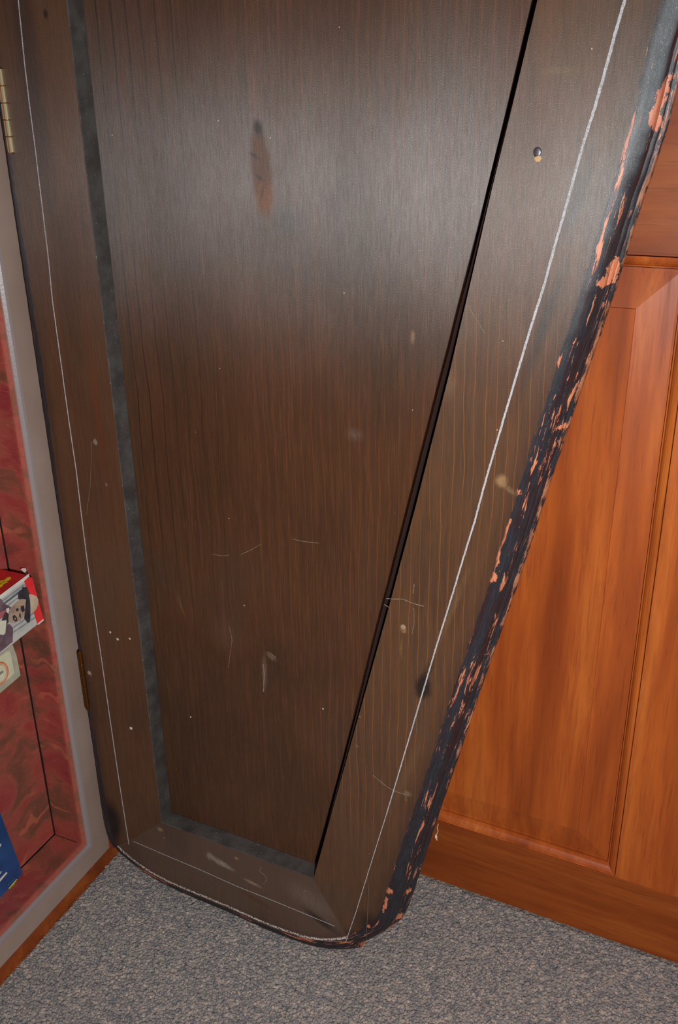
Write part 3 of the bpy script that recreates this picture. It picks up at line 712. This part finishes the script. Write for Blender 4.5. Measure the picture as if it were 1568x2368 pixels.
# red picture box
BO = -.004
bx = empty('card_box', onback(30, 1440, DEP+.01), 'red card box printed with a man in a dark hat, above the cream card', 'box')
fr_px = [(-46, 1412), (66, 1330), (100, 1433), (-10, 1522)]
fr = [onback(*p, BO) for p in fr_px]
bk_ = [p-NL*.057 for p in fr]
M_red = wash('red_card', (srgb(176, 30, 32), srgb(200, 40, 40))); M_redb = wash('bright_red_card', (srgb(226, 44, 48), srgb(234, 52, 54)))
bevel(mesh('carton', *hexa(fr, bk_), M_red, bx), .0008)
M_white = wash('white_card', (srgb(206, 204, 196), srgb(226, 224, 216))); M_cream = wash('cream_card', (srgb(190, 170, 148), srgb(206, 186, 164)))
pic = mesh('picture', *patch([(-46, 1418), (55, 1343), (86, 1444), (-10, 1520)], BO+.0003), wash('grey_shutter', (srgb(176, 178, 176), srgb(196, 196, 190))), bx)
def pp_(name, px, mat, k=0): return mesh(name, *patch(px, BO+.0006+.0002*k), mat, pic)
M_shut = wash('dark_shutter_line', (srgb(70, 78, 84), srgb(96, 104, 108))); M_shut2 = wash('mid_shutter_line', (srgb(128, 134, 138), srgb(150, 154, 156)))
M_black = wash('print_black', (srgb(44, 42, 50), srgb(64, 60, 66))); M_skin = wash('print_skin', (srgb(150, 124, 106), srgb(178, 152, 132)), 60)
M_coat = wash('print_coat', (srgb(94, 74, 84), srgb(118, 96, 104)), 50); M_pink = wash('print_pink', (srgb(190, 110, 110), srgb(170, 92, 96)))
for k, (a, b, m) in enumerate((((4, 1388), (56, 1350), M_shut2), ((8, 1394), (50, 1362), M_shut), ((14, 1401), (46, 1377), M_shut2), ((30, 1450), (80, 1414), M_shut2), ((28, 1462), (84, 1424), M_shut2))):
    (x0, y0), (x1, y1) = a, b; w_ = 5 if k in (0, 1) else 3
    pp_('shutter_line', [(x0, y0), (x1, y1), (x1+1, y1+w_), (x0+1, y0+w_)], m)
pp_('coat', [(-6, 1446), (22, 1443), (30, 1452), (29, 1484), (10, 1500), (-6, 1512)], M_coat, 1)
pp_('dark_coat', [(-30, 1400), (2, 1384), (10, 1396), (26, 1404), (20, 1412), (6, 1416), (-20, 1430)], M_coat, 1)
pp_('hand', [(-10, 1422), (8, 1412), (16, 1410), (12, 1424), (0, 1432)], M_pink, 2)
pp_('collar', [(10, 1418), (20, 1410), (24, 1422), (19, 1440), (13, 1446), (4, 1434)], M_black, 2)
pp_('lapel', [(14, 1408), (21, 1405), (20, 1420), (16, 1416)], M_white, 3)
pp_('face', [(20, 1424), (24, 1408), (34, 1396), (46, 1386), (56, 1384), (60, 1396), (58, 1412), (54, 1428), (44, 1436), (34, 1441), (24, 1440), (19, 1434)], M_skin, 3)
pp_('hat_brim', [(52, 1358), (62, 1358), (68, 1372), (70, 1400), (70, 1430), (68, 1440), (63, 1440), (56, 1430), (58, 1408), (60, 1388), (56, 1370), (50, 1366)], M_black, 4)
pp_('hat_crown', [(66, 1374), (76, 1375), (84, 1379), (88, 1386), (88, 1398), (84, 1408), (78, 1414), (70, 1418), (69, 1396)], M_cream, 4)
pp_('hair', [(42, 1386), (42, 1374), (48, 1364), (58, 1366), (60, 1386), (52, 1385)], M_black, 5)
pp_('eyebrow', [(36, 1408), (42, 1406), (43, 1412), (38, 1414)], M_black, 5); pp_('eye', [(48, 1402), (55, 1400), (57, 1412), (52, 1416), (48, 1410)], M_black, 5)
pp_('moustache', [(29, 1424), (34, 1422), (39, 1428), (40, 1435), (36, 1438), (30, 1433)], M_black, 5); pp_('lip', [(32, 1430), (36, 1428), (36, 1434)], M_skin, 6); pp_('nose', [(44, 1420), (47, 1418), (48, 1428), (45, 1428)], M_black, 5)
pp_('sleeve_card', [(-10, 1438), (15, 1434), (12, 1464), (8, 1468), (-12, 1466)], wash('pale_card', (srgb(206, 208, 186), srgb(214, 214, 196))), 4)
mesh('cover_strip', *patch([(56, 1343.5), (66, 1334), (74, 1336), (84, 1372), (100, 1431), (86, 1443), (78, 1415), (68, 1378)], BO+.0012), M_redb, bx)['label'] = 'bright red strip'
mesh('thumb_cut', *patch([(67, 1376), (76, 1375), (84, 1379), (88, 1387), (88, 1398), (84, 1408), (77, 1416)], BO+.0017), M_cream, bx)['label'] = 'beige hat shape'
# worn white card edges and loose flap
mesh('worn_edge', *patch([(-40, 1406), (66, 1327), (68, 1333), (56, 1344), (-40, 1416)], BO+.0008), M_white, bx)['label'] = 'scuffed white edge'
mesh('worn_edge', *patch([(86, 1443), (100, 1431), (101, 1435), (88, 1445)], BO+.0018), M_white, bx)['label'] = 'scuffed white edge'
mesh('flap', *prism([onback(x, y, -.03) for x, y in ((47, 1316), (52, 1314), (72, 1315), (75, 1319), (77, 1336), (66, 1334))], NL*.0008), M_white, bx)['label'] = 'white card flap'
M_yel = wash('yellow_ink', (srgb(214, 196, 30), srgb(190, 172, 20)))
# yellow hand lettering on the red top face: drawn on the top plane of the box
tn = np.cross(fr[1]-fr[0], NL); tn /= np.linalg.norm(tn)
if tn[2] < 0: tn = -tn
def ontop(px, py, lift=.0006): return atP(px, py, fr[0]+tn*lift, tn)
for P in ([(-4, 1344), (10, 1341), (18, 1335), (24, 1334), (26, 1338), (20, 1342), (8, 1347), (-4, 1350)], [(-4, 1354), (3, 1350), (6, 1346), (14, 1344), (18, 1346), (9, 1350), (5, 1356), (-4, 1360)]): mesh('lettering', *prism([ontop(*q) for q in P], tn*.0003), M_yel, bx)['label'] = 'yellow lettering'

# pale card below
cd = empty('label_card', onback(10, 1560, DEP+.02), 'pale cream card printed with an orange ring, below the red box', 'card')
M_pale = wash('aged_grey_card', (srgb(168, 166, 146), srgb(182, 180, 158)), 60)
CO = -.032
q = [(-40, 1540), (29, 1491), (38, 1515), (47.5, 1562), (40, 1569), (0, 1603), (-40, 1634)]
cbody = mesh('board', *prism([onback(x, y, CO) for x, y in q], NL*-.028), M_pale, cd)
M_pale2 = wash('cream_print', (srgb(204, 204, 172), srgb(212, 212, 182)))
mesh('print', *prism([onback(x, y, CO+.0003) for x, y in ((-40, 1545), (19, 1505), (24, 1510), (33, 1556), (28, 1563), (0, 1584), (-40, 1612))], NL*.0003), M_pale2, cd)
cc = np.array([-2., 1558.]); M_or = wash('orange_ring', (srgb(206, 112, 74), srgb(216, 140, 104)))
def ringpatch(r0, r1, asp, out):
    N = 32; V = []; Fc = []
    for k in range(N):
        a = 2*pi*k/N
        for r in (r0, r1):
            p = onback(cc[0]+r*cos(a), cc[1]-r*cos(a)*.25+r*asp*sin(a), out); V += [p, p+NL*.0002]
    for k in range(N):
        a, b = 4*k, 4*((k+1) % N); Fc += [(a, b, b+2, a+2), (a+1, a+3, b+3, b+1), (a, a+1, b+1, b), (a+2, b+2, b+3, a+3)]
    return V, Fc
mesh('ring', *ringpatch(18.5, 22, 1.25, CO+.0007), M_or, cd)['label'] = 'orange ring'
mesh('ring', *ringpatch(16, 17, 1.25, CO+.0007), M_or, cd)['label'] = 'thin orange ring'
mesh('print_mark', *prism([onback(x, y, CO+.0007) for x, y in ((-6, 1558), (7, 1550), (8, 1555), (-4, 1564))], NL*.0002), wash('grey_ink', (srgb(128, 130, 116), srgb(140, 142, 126))), cd)

# blue booklet standing on the cabinet bottom
bo = empty('booklet', onback(20, 2060, DEP+.01), 'dark blue booklet with white lettering leaning in the bottom of the cabinet', 'booklet')
KO = -.052
b_r, b_l = onback(52.5, 2019, KO), onback(0, 2078, KO); b_u = onback(0, 1878, KO)-b_r
b_u *= .21/np.linalg.norm(b_u); b_w = (b_l-b_r)*(.14/np.linalg.norm(b_l-b_r))
t = NT('blue_gloss_cover'); c = t.mix(t.rng(t.noise(t.co(), 11, 2), .35, .65), srgb(30, 66, 116), srgb(40, 88, 146))
M_blue = t.out(Base_Color=c, Roughness=.3)
cvm = mesh('cover', *prism([b_r, b_r+b_w, b_r+b_w+b_u, b_r+b_u], NL*-.004), M_blue, bo)
def ink(name, px, m, lab):
    for P in px: mesh(name, *prism([onback(x, y, KO+.0003) for x, y in P], NL*.0002), m, bo)['label'] = lab
ink('lettering', [[(-4, 2036), (15, 2016), (17, 2019), (0, 2039)], [(0, 1953), (3, 1950), (2, 1957), (0, 1958)], [(0, 2020), (2, 2014), (3.5, 2015), (2, 2021)]], M_white, 'white lettering')
ink('rule', [[(20, 2054), (38, 2033), (40, 2033), (28, 2050), (21, 2056)]], wash('lime_ink', (srgb(196, 206, 60), srgb(214, 214, 84))), 'lime rule')
ink('small_text', [[(19+4.2*k, 2046-4.5*k), (20.5+4.2*k, 2044.5-4.5*k), (21+4.2*k, 2046-4.5*k), (20+4.2*k, 2047.5-4.5*k)] for k in range(4)], wash('teal_ink', (srgb(60, 150, 140), srgb(80, 160, 150))), 'small teal print')
